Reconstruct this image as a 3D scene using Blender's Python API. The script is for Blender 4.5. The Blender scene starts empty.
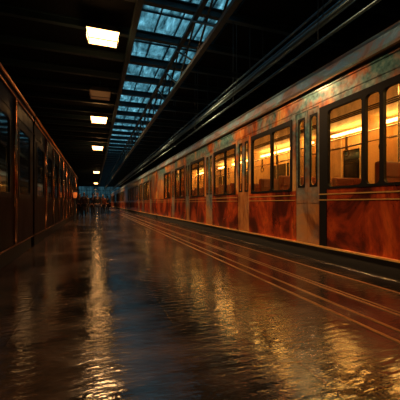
import bpy, bmesh, math, random
from mathutils import Vector, Matrix
random.seed(7)
PI = math.pi
S = bpy.context.scene
COL = S.collection

# ------------------------------------------------------------------ helpers
def link(o, parent=None):
    COL.objects.link(o)
    if parent is not None:
        o.parent = parent
    return o

class MB:
    """collects shapes in one bmesh"""
    def __init__(s):
        s.bm = bmesh.new()
    def face(s, pts):
        vs = [s.bm.verts.new(p) for p in pts]
        return s.bm.faces.new(vs)
    def box(s, a, b, bevel=0.0):
        x0, y0, z0 = a; x1, y1, z1 = b
        x0, x1 = min(x0, x1), max(x0, x1); y0, y1 = min(y0, y1), max(y0, y1); z0, z1 = min(z0, z1), max(z0, z1)
        v = [s.bm.verts.new(p) for p in [(x0,y0,z0),(x1,y0,z0),(x1,y1,z0),(x0,y1,z0),(x0,y0,z1),(x1,y0,z1),(x1,y1,z1),(x0,y1,z1)]]
        fs = [s.bm.faces.new([v[i] for i in f]) for f in [(3,2,1,0),(4,5,6,7),(0,1,5,4),(1,2,6,5),(2,3,7,6),(3,0,4,7)]]
        if bevel > 0:
            es = set()
            for f in fs: es.update(f.edges)
            bmesh.ops.bevel(s.bm, geom=list(es), offset=bevel, segments=2, affect='EDGES', profile=0.5)
        return s
    def tube(s, path, r, n=10, cap=True):
        """r: a number or a list, one per point"""
        path = [Vector(p) for p in path]
        rs = r if isinstance(r, (list, tuple)) else [r]*len(path)
        rings = []
        up = None
        for i, p in enumerate(path):
            d = (path[min(i+1, len(path)-1)] - path[max(i-1, 0)])
            d.normalize()
            if up is None:
                up = Vector((0,0,1)) if abs(d.z) < .9 else Vector((1,0,0))
            a = d.cross(up)
            if a.length < 1e-5:
                a = d.cross(Vector((0,1,0)))
            a.normalize(); b = a.cross(d).normalized()
            rings.append([s.bm.verts.new(p + rs[i]*(math.cos(2*PI*k/n)*a + math.sin(2*PI*k/n)*b)) for k in range(n)])
        for i in range(len(rings)-1):
            for k in range(n):
                s.bm.faces.new([rings[i][k], rings[i][(k+1)%n], rings[i+1][(k+1)%n], rings[i+1][k]])
        if cap:
            s.bm.faces.new(rings[0][::-1]); s.bm.faces.new(rings[-1])
        return s
    def ellipsoid(s, c, r, u=14, v=10):
        M = Matrix.Translation(c) @ Matrix.Diagonal((r[0], r[1], r[2], 1))
        bmesh.ops.create_uvsphere(s.bm, u_segments=u, v_segments=v, radius=1, matrix=M)
        return s
    def extrude_xz(s, prof, y0, y1):
        """closed xz profile pushed along y"""
        a = [s.bm.verts.new((x, y0, z)) for x, z in prof]
        b = [s.bm.verts.new((x, y1, z)) for x, z in prof]
        n = len(prof)
        for i in range(n):
            s.bm.faces.new([a[i], a[(i+1)%n], b[(i+1)%n], b[i]])
        s.bm.faces.new(a[::-1]); s.bm.faces.new(b)
        return s
    def extrude_yz(s, prof, x0, x1):
        a = [s.bm.verts.new((x0, y, z)) for y, z in prof]
        b = [s.bm.verts.new((x1, y, z)) for y, z in prof]
        n = len(prof)
        for i in range(n):
            s.bm.faces.new([a[i], a[(i+1)%n], b[(i+1)%n], b[i]])
        s.bm.faces.new(a[::-1]); s.bm.faces.new(b)
        return s
    def holed(s, y0, y1, z0, z1, hy0, hy1, hz0, hz1, rad, x0, x1, k=5):
        """plate in the yz plane from x0 to x1 with one rounded rectangular hole"""
        outer = [(y0,z0),(y1,z0),(y1,z1),(y0,z1)]
        cs = [(hy0+rad,hz0+rad,PI),(hy1-rad,hz0+rad,1.5*PI),(hy1-rad,hz1-rad,0),(hy0+rad,hz1-rad,.5*PI)]
        arcs = [[(cy+rad*math.cos(a0+.5*PI*i/k), cz+rad*math.sin(a0+.5*PI*i/k)) for i in range(k+1)] for cy, cz, a0 in cs]
        L = []
        for x in (x0, x1):
            O = [s.bm.verts.new((x, *p)) for p in outer]
            A = [[s.bm.verts.new((x, *p)) for p in arc] for arc in arcs]
            L.append((O, A))
            for c in range(4):
                for i in range(k):
                    s.bm.faces.new([O[c], A[c][i+1], A[c][i]])
                d = (c+1) % 4
                s.bm.faces.new([O[c], O[d], A[d][0], A[c][-1]])
        (O0, A0), (O1, A1) = L
        for c in range(4):
            d = (c+1) % 4
            s.bm.faces.new([O0[c], O0[d], O1[d], O1[c]])
            for i in range(k):
                s.bm.faces.new([A0[c][i], A0[c][i+1], A1[c][i+1], A1[c][i]])
            s.bm.faces.new([A0[c][-1], A0[d][0], A1[d][0], A1[c][-1]])
        return s
    def rounded(s, y0, y1, z0, z1, rad, x0, x1, k=5):
        pts = []
        for cy, cz, a0 in [(y0+rad,z0+rad,PI),(y1-rad,z0+rad,1.5*PI),(y1-rad,z1-rad,0),(y0+rad,z1-rad,.5*PI)]:
            pts += [(cy+rad*math.cos(a0+.5*PI*i/k), cz+rad*math.sin(a0+.5*PI*i/k)) for i in range(k+1)]
        return s.extrude_yz(pts, x0, x1)
    def build(s, name, mat, parent=None, smooth=False):
        bmesh.ops.recalc_face_normals(s.bm, faces=s.bm.faces)
        me = bpy.data.meshes.new(name)
        s.bm.to_mesh(me); s.bm.free()
        me.materials.append(mat)
        if smooth:
            for p in me.polygons: p.use_smooth = True
        return link(bpy.data.objects.new(name, me), parent)

def tag(o, label=None, cat=None, group=None, kind=None):
    if label: o['label'] = label
    if cat: o['category'] = cat
    if group: o['group'] = group
    if kind: o['kind'] = kind
    return o
def empty(name, loc, rz=0):
    o = bpy.data.objects.new(name, None)
    o.empty_display_size = .2
    o.location = loc; o.rotation_euler = (0, 0, rz)
    return link(o)
def kids(o): return [c for c in bpy.data.objects if c.parent == o]
def copy_tree(o, parent=None):
    c = o.copy(); COL.objects.link(c); c.parent = parent
    for ch in kids(o):
        copy_tree(ch, c)
    return c

# ------------------------------------------------------------------ materials
def mat(name, color, rough=.5, metal=0., spec=.5, emis=None, estr=0., coat=0.):
    m = bpy.data.materials.new(name); m.use_nodes = True
    b = m.node_tree.nodes['Principled BSDF']
    b.inputs['Base Color'].default_value = (*color, 1)
    b.inputs['Roughness'].default_value = rough
    b.inputs['Metallic'].default_value = metal
    b.inputs['Specular IOR Level'].default_value = spec
    b.inputs['Coat Weight'].default_value = coat
    b.inputs['Coat Roughness'].default_value = .08
    if emis:
        b.inputs['Emission Color'].default_value = (*emis, 1)
        b.inputs['Emission Strength'].default_value = estr
    return m
def nd(m, t, **kw):
    n = m.node_tree.nodes.new(t)
    for k, v in kw.items(): setattr(n, k, v)
    return n
def lk(m, a, b): m.node_tree.links.new(a, b)
def noise(m, vec, scale, detail=4, rough=.55, dist=0.):
    n = nd(m, 'ShaderNodeTexNoise')
    n.inputs['Scale'].default_value = scale; n.inputs['Detail'].default_value = detail
    n.inputs['Roughness'].default_value = rough; n.inputs['Distortion'].default_value = dist
    lk(m, vec, n.inputs['Vector'])
    return n.outputs['Fac']
def ramp(m, fac, stops, interp='LINEAR'):
    r = nd(m, 'ShaderNodeValToRGB'); e = r.color_ramp.elements
    r.color_ramp.interpolation = interp
    while len(e) < len(stops): e.new(.5)
    for i, (p, c) in enumerate(stops):
        e[i].position = p; e[i].color = (*c, 1) if len(c) == 3 else c
    lk(m, fac, r.inputs['Fac'])
    return r.outputs['Color']
def position(m, scale=(1,1,1), rot=(0,0,0), obj=False):
    if obj: src = nd(m, 'ShaderNodeTexCoord').outputs['Object']
    else: src = nd(m, 'ShaderNodeNewGeometry').outputs['Position']
    mp = nd(m, 'ShaderNodeMapping')
    mp.inputs['Scale'].default_value = scale; mp.inputs['Rotation'].default_value = rot
    lk(m, src, mp.inputs['Vector'])
    return mp.outputs['Vector']
def mixc(m, fac, a, b, mode='MIX'):
    x = nd(m, 'ShaderNodeMix', data_type='RGBA', blend_type=mode)
    for s, v in ((x.inputs[0], fac), (x.inputs[6], a), (x.inputs[7], b)):
        if isinstance(v, (int, float)): s.default_value = v
        elif isinstance(v, tuple): s.default_value = (*v, 1)
        else: lk(m, v, s)
    return x.outputs[2]
def bump(m, h, strength, dist):
    b = nd(m, 'ShaderNodeBump'); b.inputs['Strength'].default_value = strength; b.inputs['Distance'].default_value = dist
    lk(m, h, b.inputs['Height'])
    lk(m, b.outputs['Normal'], m.node_tree.nodes['Principled BSDF'].inputs['Normal'])
def bs(m): return m.node_tree.nodes['Principled BSDF']

M = {}
# wet platform
def wet_floor():
    m = mat('wet_platform', (.02,.02,.022), .2, spec=.9)
    p = position(m)
    base = ramp(m, noise(m, p, 1.3, 5), [(.3, (.010,.009,.009)), (.7, (.026,.020,.017))])
    # slab joints
    br = nd(m, 'ShaderNodeTexBrick'); br.offset = .5
    br.inputs['Scale'].default_value = 1; br.inputs['Brick Width'].default_value = 1.2; br.inputs['Row Height'].default_value = 1.2
    br.inputs['Mortar Size'].default_value = .012; br.inputs['Mortar Smooth'].default_value = .3
    br.inputs['Color1'].default_value = (1,1,1,1); br.inputs['Color2'].default_value = (.8,.8,.8,1); br.inputs['Mortar'].default_value = (.35,.35,.35,1)
    lk(m, p, br.inputs['Vector'])
    lk(m, mixc(m, 1., base, br.outputs['Color'], 'MULTIPLY'), bs(m).inputs['Base Color'])
    bs(m).inputs['IOR'].default_value = 1.75
    # wet film in patches over a damp, rougher, reddish slab
    msk = nd(m, 'ShaderNodeMapRange'); msk.inputs[1].default_value = .42; msk.inputs[2].default_value = .68
    lk(m, noise(m, position(m, (.7, 1.3, 1)), 1.1, 9, .7, .3), msk.inputs[0])
    damp = ramp(m, noise(m, p, 5, 5), [(.3, (.034,.021,.016)), (.7, (.105,.062,.045))])
    lk(m, mixc(m, msk.outputs[0], mixc(m, 1., base, br.outputs['Color'], 'MULTIPLY'), mixc(m, 1., damp, br.outputs['Color'], 'MULTIPLY')), bs(m).inputs['Base Color'])
    r = nd(m, 'ShaderNodeMapRange'); r.inputs[3].default_value = .06; r.inputs[4].default_value = .28
    lk(m, msk.outputs[0], r.inputs[0]); lk(m, r.outputs[0], bs(m).inputs['Roughness'])
    # ripples in the water film and grit under it
    a = nd(m, 'ShaderNodeMath', operation='MULTIPLY'); a.inputs[1].default_value = .75
    lk(m, noise(m, position(m, (.8, 2.4, 1)), 9, 3, .5, .3), a.inputs[0])
    c = nd(m, 'ShaderNodeMath', operation='MULTIPLY'); c.inputs[1].default_value = .12
    lk(m, noise(m, p, 34, 3), c.inputs[0])
    s = nd(m, 'ShaderNodeMath', operation='ADD'); lk(m, a.outputs[0], s.inputs[0]); lk(m, c.outputs[0], s.inputs[1])
    s2 = nd(m, 'ShaderNodeMath', operation='MULTIPLY_ADD'); s2.inputs[1].default_value = .10
    lk(m, br.outputs['Fac'], s2.inputs[0]); lk(m, s.outputs[0], s2.inputs[2])
    bump(m, s2.outputs[0], .42, .014)
    return m
M['floor'] = wet_floor()

def mottled_mat(name, stops, teal_from=None, rough=.3, metal=.55, scale=(1,.55,.35), rot=(.35,0,0)):  # mottled colour; on the lit train it stands in for reflections
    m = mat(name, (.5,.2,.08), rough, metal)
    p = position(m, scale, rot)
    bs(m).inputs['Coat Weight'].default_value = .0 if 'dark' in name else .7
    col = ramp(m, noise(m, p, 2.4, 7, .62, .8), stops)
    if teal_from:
        # teal reflections painted into the colour, stronger towards the gutter
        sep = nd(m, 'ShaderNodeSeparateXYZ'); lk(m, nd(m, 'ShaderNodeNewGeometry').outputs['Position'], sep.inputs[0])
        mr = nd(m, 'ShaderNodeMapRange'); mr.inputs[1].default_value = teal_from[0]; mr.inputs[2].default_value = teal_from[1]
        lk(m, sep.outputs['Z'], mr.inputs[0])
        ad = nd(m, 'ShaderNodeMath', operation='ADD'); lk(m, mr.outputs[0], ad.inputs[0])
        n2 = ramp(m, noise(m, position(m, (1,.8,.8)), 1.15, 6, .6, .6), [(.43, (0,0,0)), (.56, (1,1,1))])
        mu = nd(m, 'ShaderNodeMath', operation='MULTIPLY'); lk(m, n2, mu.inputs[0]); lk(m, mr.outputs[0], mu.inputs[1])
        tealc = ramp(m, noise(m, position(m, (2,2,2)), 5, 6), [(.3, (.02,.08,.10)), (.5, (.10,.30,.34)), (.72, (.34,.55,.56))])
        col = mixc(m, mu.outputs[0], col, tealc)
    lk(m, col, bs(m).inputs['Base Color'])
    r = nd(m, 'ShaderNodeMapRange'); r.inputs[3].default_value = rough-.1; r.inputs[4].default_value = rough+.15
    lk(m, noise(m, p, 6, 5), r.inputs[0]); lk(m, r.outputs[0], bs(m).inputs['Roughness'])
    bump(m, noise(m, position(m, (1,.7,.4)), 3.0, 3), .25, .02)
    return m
M['copper'] = mottled_mat('weathered_copper_panel', [(.25, (.05,.012,.006)), (.40, (.30,.06,.015)), (.52, (.80,.22,.035)), (.62, (1.0,.58,.20)), (.74, (.20,.06,.03))], (1.5, 2.9), .30, .4, (1.3,.9,.35))  # orange, amber and teal reflections painted into the side colour
M['red_panel'] = mottled_mat('red_lacquer_panel', [(.30, (.03,.008,.006)), (.46, (.16,.025,.012)), (.55, (.55,.07,.018)), (.64, (.90,.16,.03)), (.76, (.16,.035,.02))], None, .28)  # brighter ramp stops are highlights painted on the red panels
M['roof'] = mottled_mat('verdigris_roof', [(.3, (.12,.10,.10)), (.44, (.40,.30,.27)), (.52, (.22,.40,.48)), (.68, (.62,.85,.95))], None, .34, .3, (1,.5,.8))  # pale bluish stops paint the highlight along the roof
M['gold'] = mat('brass_strip', (.95,.58,.20), .42, .8)
M['door_copper'] = mottled_mat('verdigris_door_copper', [(.25, (.05,.02,.012)), (.42, (.28,.09,.03)), (.55, (.62,.26,.08)), (.68, (.60,.32,.14)), (.8, (.10,.07,.06))], (-.6, 2.4), .32, .35)  # brown and teal reflections painted into the doors, teal reaching lower
M['inlay'] = mat('worn_brass_inlay', (.55,.30,.12), .38, .8)
M['rubber'] = mat('black_rubber', (.003,.003,.004), .5, spec=.2)
M['under'] = mat('underframe_black', (.010,.010,.010), .7)
M['wheel'] = mat('wheel_steel', (.12,.11,.10), .4, .9)
M['chrome'] = mat('worn_chrome', (.6,.55,.48), .25, 1.)
M['rail'] = mat('rail_steel', (.32,.28,.25), .25, 1.)
M['dark_panel'] = mottled_mat('dark_lacquer_panel', [(.3, (.003,.003,.004)), (.6, (.006,.006,.007)), (.8, (.008,.006,.005))], None, .35, .0)
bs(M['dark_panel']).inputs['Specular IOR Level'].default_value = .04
M['dark_copper'] = mat('polished_dark_copper', (.85,.36,.13), .33, 1.)
M['dark_post'] = mat('polished_dark_post', (.42,.17,.07), .22, 1.)
M['dark_glass'] = mat('unlit_glass', (.008,.010,.012), .06, 0, .8)
M['inner_wall'] = mat('amber_lining', (.66,.40,.17), .45)
M['inner_ceiling'] = mat('cream_lining', (.80,.62,.36), .5)
M['inner_floor'] = mat('brown_lino', (.12,.06,.03), .4)
M['seat'] = mat('maroon_seat', (.16,.035,.018), .6)
M['strip'] = mat('strip_light', (1,.9,.7), .4, emis=(1,.76,.48), estr=14)
M['bagrack'] = mat('rack_metal', (.10,.06,.03), .35, .8)

def glass(name, tint, dirt, rough=.02):
    m = bpy.data.materials.new(name); m.use_nodes = True
    nt = m.node_tree; nt.nodes.remove(nt.nodes['Principled BSDF']); out = nt.nodes['Material Output']
    tr = nd(m, 'ShaderNodeBsdfTransparent'); tr.inputs[0].default_value = (*tint, 1)
    gl = nd(m, 'ShaderNodeBsdfGlossy'); gl.inputs['Roughness'].default_value = rough
    lw = nd(m, 'ShaderNodeLayerWeight'); lw.inputs[0].default_value = .5
    pw = nd(m, 'ShaderNodeMath', operation='POWER'); pw.inputs[1].default_value = 4.; lk(m, lw.outputs['Facing'], pw.inputs[0])
    fr = nd(m, 'ShaderNodeMath', operation='MULTIPLY_ADD'); fr.inputs[1].default_value = .8; fr.inputs[2].default_value = .04; lk(m, pw.outputs[0], fr.inputs[0])
    mx = nd(m, 'ShaderNodeMixShader'); lk(m, fr.outputs[0], mx.inputs[0]); lk(m, tr.outputs[0], mx.inputs[1]); lk(m, gl.outputs[0], mx.inputs[2])
    df = nd(m, 'ShaderNodeBsdfDiffuse'); df.inputs[0].default_value = (*dirt[0], 1)
    mx2 = nd(m, 'ShaderNodeMixShader'); lk(m, mx.outputs[0], mx2.inputs[1]); lk(m, df.outputs[0], mx2.inputs[2])
    f = ramp(m, noise(m, position(m, (1,1,.4)), dirt[1], 6, .65), [(.45, (0,0,0)), (.75, (dirt[2],)*3)])
    lk(m, f, mx2.inputs[0]); lk(m, mx2.outputs[0], out.inputs['Surface'])
    return m
M['pane'] = glass('amber_window_glass', (.95,.78,.46), ((.35,.22,.09), 3., .25))

def skyglass():
    m = bpy.data.materials.new('dusty_roof_glass'); m.use_nodes = True
    nt = m.node_tree; nt.nodes.remove(nt.nodes['Principled BSDF']); out = nt.nodes['Material Output']
    tr = nd(m, 'ShaderNodeBsdfTransparent')
    c = ramp(m, noise(m, position(m, (2.2,.5,1)), 3.2, 7, .7, .3), [(.30, (.06,.08,.09)), (.46, (.30,.34,.34)), (.6, (.55,.6,.6)), (.72, (1,1,1))])
    lk(m, c, tr.inputs[0])
    tl = nd(m, 'ShaderNodeBsdfTranslucent'); lk(m, c, tl.inputs[0])
    gl = nd(m, 'ShaderNodeBsdfGlossy'); gl.inputs['Roughness'].default_value = .15; gl.inputs[0].default_value = (.4,.5,.5,1)
    a = nd(m, 'ShaderNodeMixShader'); a.inputs[0].default_value = .35; lk(m, tr.outputs[0], a.inputs[1]); lk(m, tl.outputs[0], a.inputs[2])
    b = nd(m, 'ShaderNodeMixShader'); b.inputs[0].default_value = .06; lk(m, a.outputs[0], b.inputs[1]); lk(m, gl.outputs[0], b.inputs[2])
    lk(m, b.outputs[0], out.inputs['Surface'])
    return m
M['skyglass'] = skyglass()
M['sooty_glass'] = glass('sooty_gable_glass', (.20,.21,.21), ((.02,.02,.02), 1.2, .9))
M['steel'] = mat('painted_roof_steel', (.015,.032,.042), .5, spec=.3)
M['pipe'] = mat('galvanised_pipe', (.10,.17,.22), .3, .85)
M['ceiling'] = mat('sooty_ceiling', (.005,.006,.007), .9, spec=.1)
M['wall'] = mat('sooty_wall', (.010,.009,.009), .8, spec=.2)
M['pit'] = mat('track_ballast', (.03,.026,.024), .9)
bump(M['pit'], noise(M['pit'], position(M['pit']), 9, 4), .8, .05)
M['housing'] = mat('lamp_housing_enamel', (.10,.09,.085), .45, .4)
M['diffuser'] = mat('warm_lamp_glass', (1,.8,.5), .3, emis=(1,.48,.15), estr=9)
M['diffuser_dim'] = mat('dim_lamp_glass', (.12,.07,.04), .3, emis=(1,.35,.10), estr=.05)
M['orange_glass'] = mat('orange_lamp_glass', (.9,.3,.05), .3, emis=(1,.20,.04), estr=.3)

# ------------------------------------------------------------------ layout figures
XT = 3.80          # side of the lit train
XL = -1.45         # side of the dark train
ZC = 6.0           # ceiling
YN, YF = -10., 88.
XW0, XW1 = -4.6, 7.4

# ------------------------------------------------------------------ the setting
tag(MB().box((XL+.10, YN, -1.1), (3.72, YF, 0)).build('floor', M['floor']), 'wet dark platform with amber reflections', 'platform', kind='structure')
tag(MB().box((3.72, YN, -1.3), (XW1, YF, -1.1)).build('trackbed_right', M['pit']), kind='structure')
tag(MB().box((XW0, YN, -1.3), (XL+.10, YF, -1.1)).build('trackbed_left', M['pit']), kind='structure')
tag(MB().box((XW0-.3, YN, -1.3), (XW0, YF, ZC+.3)).build('wall_left', M['wall']), kind='structure')
tag(MB().box((XW1, YN, -1.3), (XW1+.3, YF, ZC+.3)).build('wall_right', M['wall']), kind='structure')
tag(MB().box((XW0-.3, YN-.3, -1.3), (XW1+.3, YN, ZC+.3)).build('wall_back', M['wall']), kind='structure')
SX0, SX1 = 1.07, 3.5
c = MB()
c.box((XW0, YN, ZC), (SX0, YF, ZC+.3)); c.box((SX1, YN, ZC), (XW1, YF, ZC+.3)); c.box((SX0, YN, ZC), (SX1, 2.4, ZC+.3))
tag(c.build('ceiling', M['ceiling']), kind='structure')
# far wall: open gable glazing
w = MB()
w.box((XW0, YF, -1.3), (XW1, YF+.3, 1.2)); w.box((XW0, YF, 1.2), (-4.2, YF+.3, ZC+.3)); w.box((6.9, YF, 1.2), (XW1, YF+.3, ZC+.3)); w.box((-4.2, YF, 5.6), (6.9, YF+.3, ZC+.3))
tag(w.build('wall_far', M['wall']), kind='structure')
fw = empty('window_1', (1.35, YF, 1.2)); tag(fw, kind='structure')
MB().box((-5.55, .12, 0), (5.55, .16, 4.4)).build('window_glass', M['sooty_glass'], fw)
f = MB()
for i in range(17):
    x = -5.55 + 11.1*i/16
    f.box((x-.04, .05, 0), (x+.04, .22, 4.4))
for i in range(5):
    f.box((-5.55, .05, 4.4*i/4-.04), (5.55, .22, 4.4*i/4+.04))
f.build('window_frame', M['steel'], fw)

# skylight bays: one glazed bay between each pair of beams
BY = [2.4 + 1.6*k for k in range(54)]
BY = [y for y in BY if y < YF-.1]
for k, y in enumerate(BY):
    y1 = min(y+1.6, YF)
    r = empty('window_%d' % (k+2), ((SX0+SX1)/2, y, ZC+.1)); tag(r, kind='structure')
    hw = (SX1-SX0)/2
    MB().box((-hw, .0, .03), (hw, y1-y, .05)).build('window_glass', M['skyglass'], r)
    f = MB()
    for i in range(5):
        x = -hw + 2*hw*i/4
        f.box((x-.016, 0, -.01), (x+.016, y1-y, .08))
    f.box((-hw, (y1-y)*.5-.018, -.01), (hw, (y1-y)*.5+.018, .08))
    f.build('window_frame', M['steel'], r)

# cross beams
ordn = ['nearest','second','third','fourth','fifth','sixth','seventh','eighth']
def beam_mb():
    m = MB()
    m.extrude_yz([(-.07,0),(.07,0),(.07,.03),(.012,.03),(.012,.19),(.07,.19),(.07,.22),(-.07,.22),(-.07,.19),(-.012,.19),(-.012,.03),(-.07,.03)], XW0, XW1)
    return m
b0 = None; n = 0
for k, y in enumerate(BY[1:]):
    if b0 is None: o = b0 = beam_mb().build('roof_beam', M['steel'])
    else:
        o = b0.copy(); COL.objects.link(o)
    o.location = (0, y, ZC-.22)
    d = y*.94
    if d > 5.5:
        if n < 8:
            tag(o, '%s dark steel cross beam in view, counted from the photo top, under the blue skylight' % ordn[n], 'beam', 'steel cross beams under the skylight'); n += 1
        else:
            tag(o, 'one of the distant thin cross beams crowding towards the far end of the skylight', 'beam', 'steel cross beams under the skylight')
    else:
        tag(o, 'steel cross beam overhead at the near end of the station roof', 'beam', 'steel cross beams under the skylight')

# lattice girder along the right of the skylight
g = empty('lattice_girder', (2.42, 0, 0)); tag(g, 'dark steel lattice girder with crossed diagonals along the right side of the skylight', 'girder')
GZ0, GZ1 = 4.62, ZC-.22
MB().box((-.06, 2.38, GZ0), (.06, YF+.02, GZ0+.09)).build('bottom_chord', M['steel'], g)
MB().box((-.06, 2.38, GZ1-.09), (.06, YF+.02, GZ1)).build('top_chord', M['steel'], g)
n = 0
diag = []
for k in range(0, 52):
    y = 2.6 + 1.6*k
    if y + 1.6 > YF-.2: break
    p = MB().tube([(-.03, y, GZ0+.07), (-.03, y+1.6, GZ1-.07)], .028, 6).build('diagonal_brace', M['steel'], g)
    p = MB().tube([(.03, y+1.6, GZ0+.07), (.03, y, GZ1-.07)], .028, 6).build('diagonal_brace', M['steel'], g)
# a longitudinal beam on the left edge of the skylight
tag(MB().box((SX0-.16, 2.4, ZC-.42), (SX0-.02, YF, ZC-.22)).build('edge_beam', M['steel']), 'long dark steel beam running along the left edge of the skylight', 'beam')

# pipes above the lit train
for (x, z, r, lab) in [(3.45, 3.62, .028, 'thin grey pipe nearest the train roof, lowest of the overhead pipes'),
                       (3.55, 3.98, .055, 'thick grey pipe hung above the train, lit bluish along its top'),
                       (3.95, 4.42, .04, 'upper grey pipe of the overhead run above the train'),
                       (4.35, 4.95, .03, 'highest thin conduit running over the train near the roof')]:
    pr = empty('overhead_pipe', (x, 0, z)); tag(pr, lab, 'pipe', 'pipes above the train')
    MB().tube([(0, 1.0, 0), (0, YF-.2, 0)], r, 12).build('pipe_run', M['pipe'], pr, True)
    for k in range(0, 26):
        y = BY[2*k+1] if 2*k+1 < len(BY) else None
        if y is None: break
        MB().tube([(0, y, r*.6), (0, y, ZC-.215-z)], .008, 6).build('hanger_rod', M['steel'], pr)

# inlaid metal strips and rails on the platform
for i, (x, wd) in enumerate([(2.06,.035),(2.24,.035),(2.55,.03),(2.62,.02),(3.18,.03)]):
    tag(MB().box((x-wd/2, YN+.5, .0), (x+wd/2, YF-.5, .006), .002).build('trim_%d' % (i+1), M['inlay']), kind='structure')
tag(MB().box((3.64, YN+.5, -.03), (3.735, YF-.5, .008), .003).build('trim_6', M['chrome']), kind='structure')

# running rails
for x, lab in [(4.5,'near steel running rail under the lit train'),(5.94,'far steel running rail under the lit train'),
               (-2.15,'steel running rail under the dark left train, platform side'),(-3.59,'steel running rail under the dark left train, wall side')]:
    m = MB().extrude_xz([(x-.07,-1.1),(x+.07,-1.1),(x+.07,-1.085),(x+.012,-1.07),(x+.012,-.99),(x+.035,-.98),(x+.035,-.95),(x-.035,-.95),(x-.035,-.98),(x-.012,-.99),(x-.012,-1.07),(x-.07,-1.085)], YN+.2, YF-.2)
    tag(m.build('running_rail', M['rail']), lab, 'rail', 'running rails in the track pits')

# ------------------------------------------------------------------ the trains
Z0, ZS, ZW0, ZW1, ZG = .235, 1.24, 1.28, 2.60, 3.10   # sill, belt, window bottom/top, gutter
W = 2.8
def bogie(root, y):
    b = MB()
    b.box((.35, y-1.1, -.62), (.5, y+1.1, -.40), .02); b.box((W-.5, y-1.1, -.62), (W-.35, y+1.1, -.40), .02)
    b.box((.35, y-.18, -.6), (W-.35, y+.18, -.28), .02)
    o = b.build('bogie', M['under'], root)
    for yy in (y-.75, y+.75):
        for xx in (.70, W-.66-.0):
            m = MB().tube([(xx-.06, yy, -.48), (xx-.03, yy, -.48), (xx-.029, yy, -.48), (xx+.06, yy, -.48)], [.46,.46,.43,.43], 24)
            m.build('wheel', M['wheel'], o)
        MB().tube([(.7, yy, -.48), (W-.66, yy, -.48)], .06, 10).build('axle', M['wheel'], o)

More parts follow.
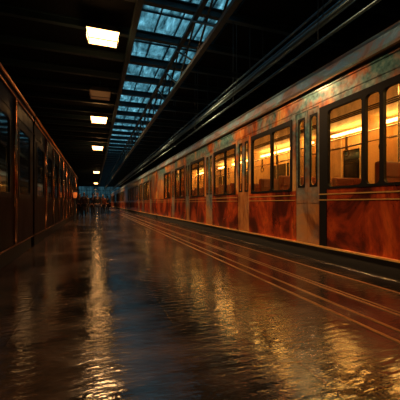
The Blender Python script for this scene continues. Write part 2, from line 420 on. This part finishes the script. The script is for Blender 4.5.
def lit_car():
    root = empty('metro_car', (XT, -1.0, 0))
    L = 20.4; Y = lambda wy: wy + 1.0      # world Y -> car Y (first car)
    # openings: (kind, y0, y1)
    op = [('door', Y(.75), Y(1.45)), ('wide', Y(1.75), Y(4.36))]
    y = 4.38
    while y + 2.6 < 19.4:
        op.append(('door', Y(y), Y(y+.67)))
        op.append(('window', Y(y+.78), Y(y+2.48)))
        y += 2.6
    # solid side walls
    sd = MB(); lo = MB(); t = .06
    cur = 0.
    for k, a, b in op + [('end', L, L)]:
        if a > cur + 1e-4:
            sd.box((0, cur, ZS), (t, a, ZG))               # pillar
            lo.box((0, cur, Z0), (t, a, ZS))
        if k in ('window', 'wide'):
            sd.box((0, a, 2.70), (t, b, ZG))
            lo.box((0, a, Z0), (t, b, ZS))
        elif k == 'door':
            sd.box((0, a, 2.76), (t, b, ZG))
        cur = b
    # shallow raised seams on the cornice and pillars
    sd.box((-.012, 0, 2.80), (0, L, 2.815)); sd.box((-.02, 0, 3.02), (0, L, 3.05))
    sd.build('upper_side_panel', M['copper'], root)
    lo.build('lower_side_panel', M['red_panel'], root)
    # back side wall with window openings
    bk = MB(); bk.box((W-t, 0, Z0), (W, L, 1.25)); bk.box((W-t, 0, 2.45), (W, L, ZG))
    y = .3
    while y < L:
        bk.box((W-t, y-.3, 1.25), (W, y+.25, 2.45)); y += 1.9
    bk.box((W-t, L-.3, 1.25), (W, L, 2.45))
    bk.build('rear_side_panel', M['inner_wall'], root)
    MB().box((W-.04, .3, 1.25), (W-.02, L-.3, 2.45)).build('rear_window_glass', M['dark_glass'], root)
    # ends
    e = MB(); e.box((t, 0, Z0), (W-t, .08, ZG)); e.box((t, L-.08, Z0), (W-t, L, ZG))
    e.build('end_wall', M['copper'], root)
    MB().box((.7, L, .3), (W-.7, L+.2, 2.7), .03).build('gangway_bellows', M['rubber'], root)
    # roof
    half = [(0,3.10),(-.06,3.11),(-.07,3.16),(-.02,3.20),(.03,3.37),(.17,3.52),(.5,3.66),(.95,3.74)]
    prof = half + [(W-x, z) for x, z in half[::-1]]
    MB().extrude_xz(prof, 0, L).build('roof', M['roof'], root)
    MB().box((-.085, 0, 3.075), (0, L, 3.11), .006).build('gutter', M['bagrack'], root)
    # belts of brass
    g = MB()
    cur = 0.
    for k, a, b in [o for o in op if o[0] == 'door'] + [('end', L, L)]:
        g.box((-.014, cur, 1.145), (0, a, 1.165)); g.box((-.014, cur, 1.045), (0, a, 1.062)); cur = b
    g.build('belt_moulding', M['gold'], root)
    MB().box((-.05, 0, .215), (.04, L, .245), .006).build('sill_moulding', M['gold'], root)
    sk = MB().box((.02, .1, -.30), (W-.02, L-.1, .215)); sk.build('skirt', M['under'], root)
    for y in (3.4, L-3.4): bogie(root, y)
    # black jamb beside the wide window
    MB().box((-.012, Y(4.19), Z0), (0, Y(4.36), 2.70)).build('door_jamb', M['rubber'], root)
    # openings
    for k, a, b in op:
        if k == 'door':
            mid = (a+b)/2
            for (p, q) in ((a, mid-.006), (mid+.006, b)):
                lf = MB(); pw = (q-p)
                lf.holed(p, q, Z0+.02, 2.76, p+pw*.26, q-pw*.26, 1.33, 2.62, .075, .015, .05)
                lf.box((.005, p+.02, 1.0), (.015, q-.02, 1.03))
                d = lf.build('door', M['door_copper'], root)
                f = MB().holed(p+pw*.19, q-pw*.19, 1.30, 2.65, p+pw*.27, q-pw*.27, 1.335, 2.615, .07, .008, .03)
                f.build('pane_seal', M['rubber'], d)
                MB().rounded(p+pw*.25, q-pw*.25, 1.32, 2.63, .07, .028, .034).build('door_pane', M['pane'], d)
        else:
            f = MB()
            if k == 'wide':
                cuts = [a, Y(3.13), Y(3.43), b]
            else:
                m_ = a + (b-a)*.45
                cuts = [a, m_, b]
            e_ = .045
            for i in range(len(cuts)-1):
                p, q = cuts[i], cuts[i+1]
                h0 = p + (.10 if i == 0 else .03); h1 = q - ((.20 if k == 'wide' else .06) if i == len(cuts)-2 else .03)
                if k == 'window': h0 = p + (.06 if i == 0 else .03)
                f.holed(p, q, ZS, 2.70, h0, h1, ZW0, ZW1, .07, -.014, .05)
            wf = f.build('window_frame', M['rubber'], root)
            for i in range(len(cuts)-1):
                MB().box((.02, cuts[i]+.02, ZS+.02), (.028, cuts[i+1]-.02, 2.66)).build('window_pane', M['pane'], wf)
    # interior
    MB().box((t, .1, .216), (W-t, L-.1, .26)).build('cabin_floor', M['inner_floor'], root)
    MB().box((t, .1, 2.98), (W-t, L-.1, 3.04)).build('cabin_ceiling', M['inner_ceiling'], root)
    for x, z in ((.62, 2.93), (W-.42, 2.80)):
        for a_ in range(5):
            MB().box((x-.06, .4+4.0*a_, z), (x+.06, .4+4.0*a_+3.2, z+.05), .01).build('strip_light', M['strip'], root)
    for x in (.26, W-.3):
        m = MB()
        for dx in (-.04, .04, .12): m.tube([(x+dx, .3, 2.50), (x+dx, L-.3, 2.50)], .012, 6)
        m.build('luggage_rack', M['bagrack'], root)
    # seats: double high-backed seats across the car, both sides of the aisle
    ys = [Y(2.0)-.25, Y(2.75)+.1] + [Y(5.35 + 2.6*i + j*.85) for i in range(5) for j in range(2)]
    for y in ys:
        for x0 in (.12, W-1.15):
            m = MB()
            m.box((x0, y, .60), (x0+1.0, y+.46, .74), .03)
            m.box((x0, y+.40, .70), (x0+1.0, y+.52, 1.62), .04)
            m.box((x0+.06, y+.38, 1.38), (x0+.44, y+.42, 1.60), .02); m.box((x0+.56, y+.38, 1.38), (x0+.94, y+.42, 1.60), .02)
            m.box((x0+.1, y+.05, .26), (x0+.9, y+.40, .60))
            m.build('seat', M['seat'], root)
    for i in range(6):
        y = Y(4.55) + 2.6*i if i else Y(3.6)
        MB().tube([(.95, y, .26), (.95, y, 2.98)], .018, 8).build('grab_pole', M['chrome'], root)
    sm = MB()
    for i in range(30):
        y = .6 + .64*i
        sm.box((W-.085, y-.012, .9), (W-t, y+.012, 2.98))
    sm.build('lining_rib', M['inner_ceiling'], root)
    tb = MB()
    for x in (.95, 1.75): tb.tube([(x, .3, 2.32), (x, L-.3, 2.32)], .014, 8)
    tb.build('ceiling_rail', M['chrome'], root)
    for i in range(24):
        y = .9 + .8*i
        h = MB(); h.box((.93, y-.012, 2.06), (.97, y+.012, 2.33)); h.tube([(.95, y+.07*math.cos(q*PI/6), 2.0+.07*math.sin(q*PI/6)) for q in range(13)], .012, 6)
        h.build('hanging_strap', M['bagrack'], root)
    for i in range(6):                                   # bulkheads of the vestibules
        y = Y(5.12) + 2.6*i
        MB().box((W-.85, y-.02, .26), (W-t, y+.02, 2.98)).build('draught_screen', M['inner_wall'], root)
    return root, L
car, L = lit_car()
tag(car, 'nearest metro car on the right with glowing amber windows and copper-red side', 'train car', 'cars of the lit train on the right')
for i, lab in enumerate(['second car of the lit train on the right, behind the nearest car', 'third car of the lit train on the right, small towards the far end',
                         'last and farthest car of the lit train on the right']):
    c = copy_tree(car); c.location = (XT, -1.0 + (L+.2)*(i+1), 0); c['label'] = lab

def dark_car():
    """unlit car: local -x is the platform side, as for the lit one"""
    root = empty('metro_car', (0, 0, 0)); L = 19.8; t = .06
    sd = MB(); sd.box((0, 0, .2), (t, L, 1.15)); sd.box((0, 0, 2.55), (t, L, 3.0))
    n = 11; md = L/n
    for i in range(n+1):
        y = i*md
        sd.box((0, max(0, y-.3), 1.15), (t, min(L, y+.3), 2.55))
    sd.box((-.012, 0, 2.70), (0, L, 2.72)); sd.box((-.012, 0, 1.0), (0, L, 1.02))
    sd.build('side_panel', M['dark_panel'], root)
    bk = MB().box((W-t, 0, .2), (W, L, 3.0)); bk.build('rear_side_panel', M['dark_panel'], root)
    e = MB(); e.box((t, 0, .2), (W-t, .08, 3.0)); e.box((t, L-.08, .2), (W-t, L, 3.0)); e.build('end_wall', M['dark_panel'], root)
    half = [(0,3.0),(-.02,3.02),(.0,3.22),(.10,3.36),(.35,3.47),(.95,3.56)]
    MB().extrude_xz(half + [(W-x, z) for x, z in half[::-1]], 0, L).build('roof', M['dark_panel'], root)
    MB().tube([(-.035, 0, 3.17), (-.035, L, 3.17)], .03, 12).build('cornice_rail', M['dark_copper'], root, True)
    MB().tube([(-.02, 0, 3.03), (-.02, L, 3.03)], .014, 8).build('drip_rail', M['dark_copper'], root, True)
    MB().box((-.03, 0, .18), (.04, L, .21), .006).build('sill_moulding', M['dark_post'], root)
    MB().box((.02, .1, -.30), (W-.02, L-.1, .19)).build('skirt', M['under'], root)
    MB().box((.7, L, .3), (W-.7, L+.18, 2.6), .03).build('gangway_bellows', M['rubber'], root)
    for y in (3.3, L-3.3): bogie(root, y)
    for i in range(n):
        y = i*md
        f = MB().holed(y+.28, y+md-.28, 1.10, 2.60, y+.36, y+md-.36, 1.18, 2.52, .09, -.010, .03)
        wf = f.build('window_frame', M['rubber'], root)
        MB().box((.01, y+.3, 1.12), (.018, y+md-.3, 2.58)).build('window_pane', M['dark_glass'], wf)
    for i in range(1, n):
        y = i*md
        p = MB().tube([(-.005, y, .22), (-.005, y, 2.98)], .045, 14).build('rounded_pilaster', M['dark_post'], root, True)
        hb = MB()
        hb.tube([(-.02, y+.17, 1.02), (-.07, y+.17, 1.05), (-.07, y+.17, 2.05), (-.02, y+.17, 2.08)], .012, 8)
        hb.build('grab_handle', M['chrome'], p, True)
    return root, L
dc, LD = dark_car()
dc.location = (XL, 28.37, 0); dc.rotation_euler = (0, 0, PI)
tag(dc, 'farther dark unlit metro car on the left, ending behind the walking people', 'train car', 'cars of the dark train on the left')
d2 = copy_tree(dc); d2.location = (XL, 28.37-LD-.2, 0); d2['label'] = 'nearer dark unlit metro car along the left edge of the photo'
# ------------------------------------------------------------------ lamps
def lamp_tree(dif, hanger=True):
    r = empty('pendant_lamp', (0, 0, 0))
    def frus(w0, d0, z0, w1, d1, z1):
        m = MB()
        a = [m.bm.verts.new(p) for p in [(-w0,-d0,z0),(w0,-d0,z0),(w0,d0,z0),(-w0,d0,z0)]]
        b = [m.bm.verts.new(p) for p in [(-w1,-d1,z1),(w1,-d1,z1),(w1,d1,z1),(-w1,d1,z1)]]
        m.bm.faces.new(a[::-1]); m.bm.faces.new(b)
        for i in range(4): m.bm.faces.new([a[i], a[(i+1)%4], b[(i+1)%4], b[i]])
        es = list(m.bm.edges)
        bmesh.ops.bevel(m.bm, geom=es, offset=.015, segments=2, affect='EDGES', profile=.5)
        return m
    frus(.43, .22, .12, .30, .14, .30).build('housing', dif[1], r)
    lens = frus(.36, .17, -.12, .42, .21, .12).build('diffuser', dif[0], r)
    fm = MB()
    for x in (-1, 1):
        for y in (-1, 1):
            fm.tube([(x*.425, y*.215, .12), (x*.365, y*.175, -.125)], .012, 6)
    pts = [(-.365,-.175,-.125),(.365,-.175,-.125),(.365,.175,-.125),(-.365,.175,-.125),(-.365,-.175,-.125)]
    for i in range(4): fm.tube([pts[i], pts[i+1]], .011, 6)
    for x in (-.12, .12): fm.tube([(x, -.175, -.127), (x, .175, -.127)], .007, 6)
    fm.build('cage', M['housing'], r)
    MB().tube([(0, 0, .29), (0, 0, 1.0)], .03, 10).build('stem', M['steel'], r)
    return r
ZL = 5.42
lampA = lamp_tree((M['diffuser'], M['housing']))
def put(r, y, lab, x=.2, power=0.):
    r.location = (x, y, ZL)
    for ch in kids(r):
        if ch.name.startswith('stem'): ch.scale = (1, 1, 1)
    tag(r, lab, 'lamp', 'lamps hung along the station roof')
    if power:
        ld = bpy.data.lights.new('lamp_light', 'SPOT'); ld.energy = power; ld.color = (1, .56, .24)
        ld.spot_size = 2.3; ld.spot_blend = 1.; ld.shadow_soft_size = .3
        lo = bpy.data.objects.new('lamp_light', ld); link(lo); lo.location = (x, y, ZL-.2); lo.rotation_euler = (0, -.5, 0)   # spot tilted to brighten the lit train and leave the left one dark
# stem fits between housing and ceiling
for ch in kids(lampA):
    if ch.name.startswith('stem'):
        bm = bmesh.new(); bm.from_mesh(ch.data)
        for v in bm.verts:
            if v.co.z > .5: v.co.z = ZC - ZL
        bm.to_mesh(ch.data); bm.free()
PW = 1300.
put(lampA, 8.45, 'nearest and largest glowing warm lamp hanging under the dark roof', power=PW)
for y, lab, pw in [(16.9, 'second bright warm lamp along the roof, below the dim one', PW*1.3), (25.6, 'third small glowing lamp down the roof line', PW*1.6),
                   (46., 'fourth tiny glowing lamp in the far distance, above the walking people', PW*2), (72., 'farthest tiny glowing lamp at the end of the row', PW*2),
                   (.2, 'lit roof lamp overhead just behind the viewpoint', PW*.6), (-7.6, 'lit roof lamp at the rear end of the station', PW)]:  # both unseen, continuing the row, added to light the near train side
    c = copy_tree(lampA); put(c, y, lab, power=pw)
lampB = copy_tree(lampA)
for ch in kids(lampB):
    if ch.name.startswith('diffuser'):
        ch.data = ch.data.copy(); ch.data.materials[0] = M['diffuser_dim']
put(lampB, 13.0, 'dim orange unlit-looking lamp between the two nearest bright ones')

# orange lamp post on the platform
wl = empty('lamp_post', (-1.12, 19.3, 0)); tag(wl, 'low orange glowing lamp on a thin post beside the dark train, left of the people', 'lamp')
MB().tube([(0, 0, 0), (0, 0, .03), (0, 0, .031), (0, 0, 1.30)], [.11, .11, .03, .03], 12).build('post', M['steel'], wl)
MB().tube([(0, 0, 1.30), (0, 0, 1.34), (0, 0, 1.60), (0, 0, 1.64)], [.06, .10, .13, .07], 14).build('lamp_glass', M['orange_glass'], wl, True)
MB().tube([(0, 0, 1.64), (0, 0, 1.66), (0, 0, 1.72)], [.15, .15, .02], 14).build('lamp_cap', M['steel'], wl)

# ------------------------------------------------------------------ people
def skinned(name, joints, edges, material, parent, sub=1, root=0):
    me = bpy.data.meshes.new(name + '_cage')
    names = list(joints)
    me.from_pydata([joints[k][0] for k in names], [(names.index(a), names.index(b)) for a, b in edges], [])
    o = bpy.data.objects.new(name + '_cage', me); COL.objects.link(o)
    sk = o.modifiers.new('skin', 'SKIN'); sk.use_smooth_shade = True
    for i, k in enumerate(names):
        r = joints[k][1]
        me.skin_vertices[0].data[i].radius = r if isinstance(r, tuple) else (r, r)
        me.skin_vertices[0].data[i].use_root = (i == root)
    s = o.modifiers.new('sub', 'SUBSURF'); s.levels = sub; s.render_levels = sub
    bpy.context.view_layer.update()
    dg = bpy.context.evaluated_depsgraph_get()
    out = bpy.data.meshes.new_from_object(o.evaluated_get(dg))
    bpy.data.objects.remove(o)
    return out
def finish(name, meshes, extra, material, parent):
    bm = bmesh.new()
    for me in meshes: bm.from_mesh(me)
    if extra: extra(bm)
    bmesh.ops.recalc_face_normals(bm, faces=bm.faces)
    me = bpy.data.meshes.new(name); bm.to_mesh(me); bm.free()
    me.materials.clear(); me.materials.append(material)
    for p in me.polygons: p.use_smooth = True; p.material_index = 0
    return link(bpy.data.objects.new(name, me), parent)

SKIN = mat('skin', (.42,.22,.15), .5)
HAIRS = [mat('dark_hair', (.02,.013,.01), .6), mat('grey_hair', (.25,.23,.21), .6), mat('brown_hair', (.08,.04,.02), .6)]
def cloth(nm, c): return mat(nm, c, .85)
C_ = {'black': cloth('black_wool', (.012,.012,.014)), 'navy': cloth('navy_cloth', (.015,.02,.04)), 'brown': cloth('brown_coat_cloth', (.06,.03,.018)),
      'grey': cloth('grey_cloth', (.05,.05,.055)), 'denim': cloth('denim', (.03,.04,.07)), 'rust': cloth('rust_cloth', (.22,.06,.02))}
SHOE = mat('shoe_leather', (.012,.009,.008), .35)
BAG = mat('bag_leather', (.04,.022,.014), .5)

def person(x, y, rz, h, stride, coat, legs, hair, label, long_coat=False, bag=None, long_hair=False, backpack=False, w=1.0):
    """local +y is the way the person faces; stride is half the distance between heels"""
    root = empty('person', (x, y, 0), rz)
    k = h/1.75
    s = stride
    def P(a, b, c): return (a*k*w if abs(a) < .6 else a*k, b*k, c*k)
    hipz = .93 - s*s*.55
    J = {'pelvis': (P(0,0,hipz), (.145*k*w,.105*k)), 'waist': (P(0,.005,hipz+.17), (.125*k*w,.09*k)), 'chest': (P(0,.01,1.28-s*s*.5), (.155*k*w,.11*k)),
         'neckb': (P(0,.0,1.46-s*s*.5), (.07*k,.06*k)), 'neck': (P(0,.012,1.52-s*s*.5), (.052*k,.055*k))}
    top = 1.52 - s*s*.5
    J['jaw'] = (P(0,.035,top+.055), (.058*k,.072*k)); J['face'] = (P(0,.022,top+.12), (.074*k,.092*k)); J['crown'] = (P(0,.008,top+.185), (.066*k,.082*k))
    E = [('pelvis','waist'),('waist','chest'),('chest','neckb'),('neckb','neck'),('neck','jaw'),('jaw','face'),('face','crown')]
    for sd, nm in ((-1,'L'), (1,'R')):
        f = s*sd      # this leg forward (+) or back (-)
        J['hip'+nm] = (P(.095*sd, 0, hipz-.05), .098*k); 
        kneey = f*.5 + (.07 if f < 0 else .05); 
        J['knee'+nm] = (P(.095*sd, kneey, .50 - (.03 if f < 0 else 0)), .062*k)
        lift = .09 if f < -.05 else .0
        J['calf'+nm] = (P(.095*sd, (kneey*.55+f*.45)-.02, .36), .060*k)
        J['ankle'+nm] = (P(.095*sd, f, .09+lift), .040*k)
        E += [('pelvis','hip'+nm),('hip'+nm,'knee'+nm),('knee'+nm,'calf'+nm),('calf'+nm,'ankle'+nm)]
        sw = -f*.75
        J['sho'+nm] = (P(.175*sd, 0, 1.40-s*s*.5), .062*k); J['elb'+nm] = (P(.225*sd, sw*.45-.02, 1.12-s*s*.5), .043*k)
        J['wri'+nm] = (P(.235*sd, sw+.05, .89-s*s*.5+abs(sw)*.1), .028*k); J['palm'+nm] = (P(.232*sd, sw+.065, .83-s*s*.5+abs(sw)*.1), (.022*k,.040*k))
        E += [('chest','sho'+nm),('sho'+nm,'elb'+nm),('elb'+nm,'wri'+nm),('wri'+nm,'palm'+nm)]
    body = skinned('body', J, E, SKIN, root)
    def face_hands(bm):
        hx = P(0,0,top+.11)
        def sph(c, r): bmesh.ops.create_uvsphere(bm, u_segments=8, v_segments=6, radius=1, matrix=Matrix.Translation(c) @ Matrix.Diagonal((*r,1)))
        sph((0, .112*k, (top+.105)*k), (.013*k,.02*k,.024*k))            # nose
        for q in (-1, 1):
            sph((q*.03*k, .098*k, (top+.128)*k), (.012*k,.010*k,.008*k))  # eyes
            sph((q*.076*k, .01*k, (top+.115)*k), (.010*k,.022*k,.032*k))  # ears
        sph((0, .096*k, (top+.068)*k), (.024*k,.012*k,.007*k))           # lips
        mb = MB.__new__(MB); mb.bm = bm
        for sd, nm in ((-1,'L'), (1,'R')):
            px, py, pz = J['palm'+nm][0]
            for i, ln in enumerate((.060,.072,.067,.052)):
                yy = py + (.027 - .018*i)*k
                mb.tube([(px, yy, pz-.015*k), (px-.004*sd*k, yy, pz-.05*k), (px-.012*sd*k, yy-.003*k, pz-.05*k-ln*.5*k), (px-.028*sd*k, yy-.004*k, pz-.05*k-ln*.85*k)],
                        [.0095*k,.009*k,.008*k,.006*k], 6)
            mb.tube([(px, py+.02*k, pz+.03*k), (px-.008*sd*k, py+.05*k, pz-.002*k), (px-.014*sd*k, py+.058*k, pz-.035*k)], [.012*k,.010*k,.007*k], 6)
    finish('body', [body], face_hands, SKIN, root)
    # jacket
    def grow(v, a): return (v[0], tuple(r+a for r in v[1]) if isinstance(v[1], tuple) else v[1]+a)
    up = {n: grow(J[n], .018*k) for n in ('pelvis','waist','chest')}
    up['neckb'] = (J['neckb'][0], (.078*k,.07*k))
    EJ = [('pelvis','waist'),('waist','chest'),('chest','neckb')]
    for nm in 'LR':
        for n in ('sho','elb'): up[n+nm] = grow(J[n+nm], .014*k)
        up['wri'+nm] = grow(J['wri'+nm], .010*k)
        EJ += [('chest','sho'+nm),('sho'+nm,'elb'+nm),('elb'+nm,'wri'+nm)]
    if long_coat:
        up['hem'] = (P(0,-.01,hipz-.22), (.185*k*w,.16*k)); up['hem2'] = (P(0,-.02,.50), (.20*k*w,.19*k)); EJ += [('pelvis','hem'),('hem','hem2')]
    finish('coat' if long_coat else 'jacket', [skinned('j', up, EJ, coat, root)], None, coat, root)
    tr = {'pelvis': grow((P(0,0,hipz-.01), J['pelvis'][1]), .006*k)}; ET = []
    for nm in 'LR':
        for n in ('hip','knee','calf','ankle'): tr[n+nm] = grow(J[n+nm], .014*k if n != 'ankle' else .018*k)
        ET += [('pelvis','hip'+nm),('hip'+nm,'knee'+nm),('knee'+nm,'calf'+nm),('calf'+nm,'ankle'+nm)]
    finish('trousers', [skinned('t', tr, ET, legs, root)], None, legs, root)
    for nm in 'LR':
        ax, ay, az = J['ankle'+nm][0]
        m = MB(); back = az > .12*k
        heel = Vector((ax, ay-.055*k, .035*k + (az-.09*k)*1.05)); toe = Vector((ax, ay+.185*k, .030*k + (.0 if back else 0)))
        midp = heel.lerp(toe, .55) 
        m.tube([heel, heel.lerp(toe,.25)+Vector((0,0,.018*k)), midp+Vector((0,0,.004)), toe], [.036*k,.044*k,.042*k,.026*k], 10)
        m.tube([Vector((ax, ay-.005, heel.z)), Vector((ax, ay, az+.01*k))], [.042*k,.045*k], 10)
        m.build('shoe', SHOE, root, True)
    hm = MB()
    hm.ellipsoid((0, -.008*k, (top+.165)*k), (.082*k,.098*k,.082*k))
    hm.ellipsoid((0, -.035*k, (top+.115)*k), (.080*k,.072*k,.085*k))
    if long_hair: hm.ellipsoid((0, -.055*k, (top+.0)*k), (.088*k,.055*k,.17*k))
    hm.build('hair', hair, root, True)
    if backpack:
        b = MB().box((-.15*k, -.30*k, 1.02*k), (.15*k, -.125*k, 1.44*k), .04*k)
        b.build('backpack', BAG, root)
    tag(root, label, 'person')
    if bag:
        px, py, pz = J['palmR'][0]
        c, s_ = math.cos(rz), math.sin(rz)
        px += .10
        b = empty('shoulder_bag', (x + px*c - py*s_, y + px*s_ + py*c, pz), rz)
        tag(b, bag, 'bag')
        MB().box((-.06, -.18, -.42), (.06, .18, -.14), .03).build('bag_body', BAG, b)
        MB().tube([(0,-.10,-.15),(0,-.085,-.07),(0,-.03,-.045),(0,.03,-.045),(0,.085,-.07),(0,.10,-.15)], .009, 8).build('handle', BAG, b, True)
    return root

def atpx(px, d):
    t = math.atan2(105, 300); u = (px-200)/300
    return d*(u*math.cos(t)+math.sin(t)), d*(-u*math.sin(t)+math.cos(t))
def pp(px, d, *a, **k):
    x, y = atpx(px, d); return person(x, y, *a, **k)
pp(97.5, 20.0, PI*.98, 1.74, .27, C_['black'], C_['denim'], HAIRS[0], 'person in black jacket and jeans striding forward, front figure right of the group', long_coat=False, w=1.08)
pp(93.0, 21.2, PI*1.04, 1.68, .20, C_['navy'], C_['black'], HAIRS[2], 'person in navy jacket half hidden behind the striding front figure', bag='small brown hand bag held by the person in navy')
pp(84.0, 21.5, PI*1.0, 1.76, .16, C_['brown'], C_['black'], HAIRS[1], 'grey-haired person in a brown coat walking left of centre in the group', long_coat=True)
pp(79.5, 22.6, PI*.95, 1.70, .14, C_['grey'], C_['black'], HAIRS[0], 'person in grey jacket at the left edge of the group by the dark train')
pp(87.5, 27.0, 0.05, 1.72, .18, C_['black'], C_['grey'], HAIRS[0], 'smaller distant person in the middle gap of the group, walking away', backpack=True)
pp(103.0, 23.5, PI*1.02, 1.66, .20, C_['rust'], C_['black'], HAIRS[2], 'person with long brown hair at the right edge of the group', long_hair=True)
pp(107.5, 31.0, 0.0, 1.74, .15, C_['black'], C_['black'], HAIRS[0], 'tiny distant person farthest right, beside the lit train')

# ------------------------------------------------------------------ world, camera
wd = bpy.data.worlds.new('dusk'); S.world = wd; wd.use_nodes = True
nt = wd.node_tree; bg = nt.nodes['Background']
bg.inputs[0].default_value = (.15, .42, .56, 1); bg.inputs[1].default_value = 2.6

cam = bpy.data.cameras.new('camera'); co = bpy.data.objects.new('camera', cam); link(co)
co.location = (0, 0, 1.0); co.rotation_euler = (PI/2, 0, -math.atan2(105, 300))
cam.sensor_width = 36; cam.lens = 27; cam.shift_y = 3/400; cam.clip_start = .05; cam.clip_end = 300
S.camera = co
vs = S.view_settings
vs.view_transform = 'Standard'; vs.look = 'None'; vs.gamma = 1; vs.use_curve_mapping = False; vs.exposure = .3
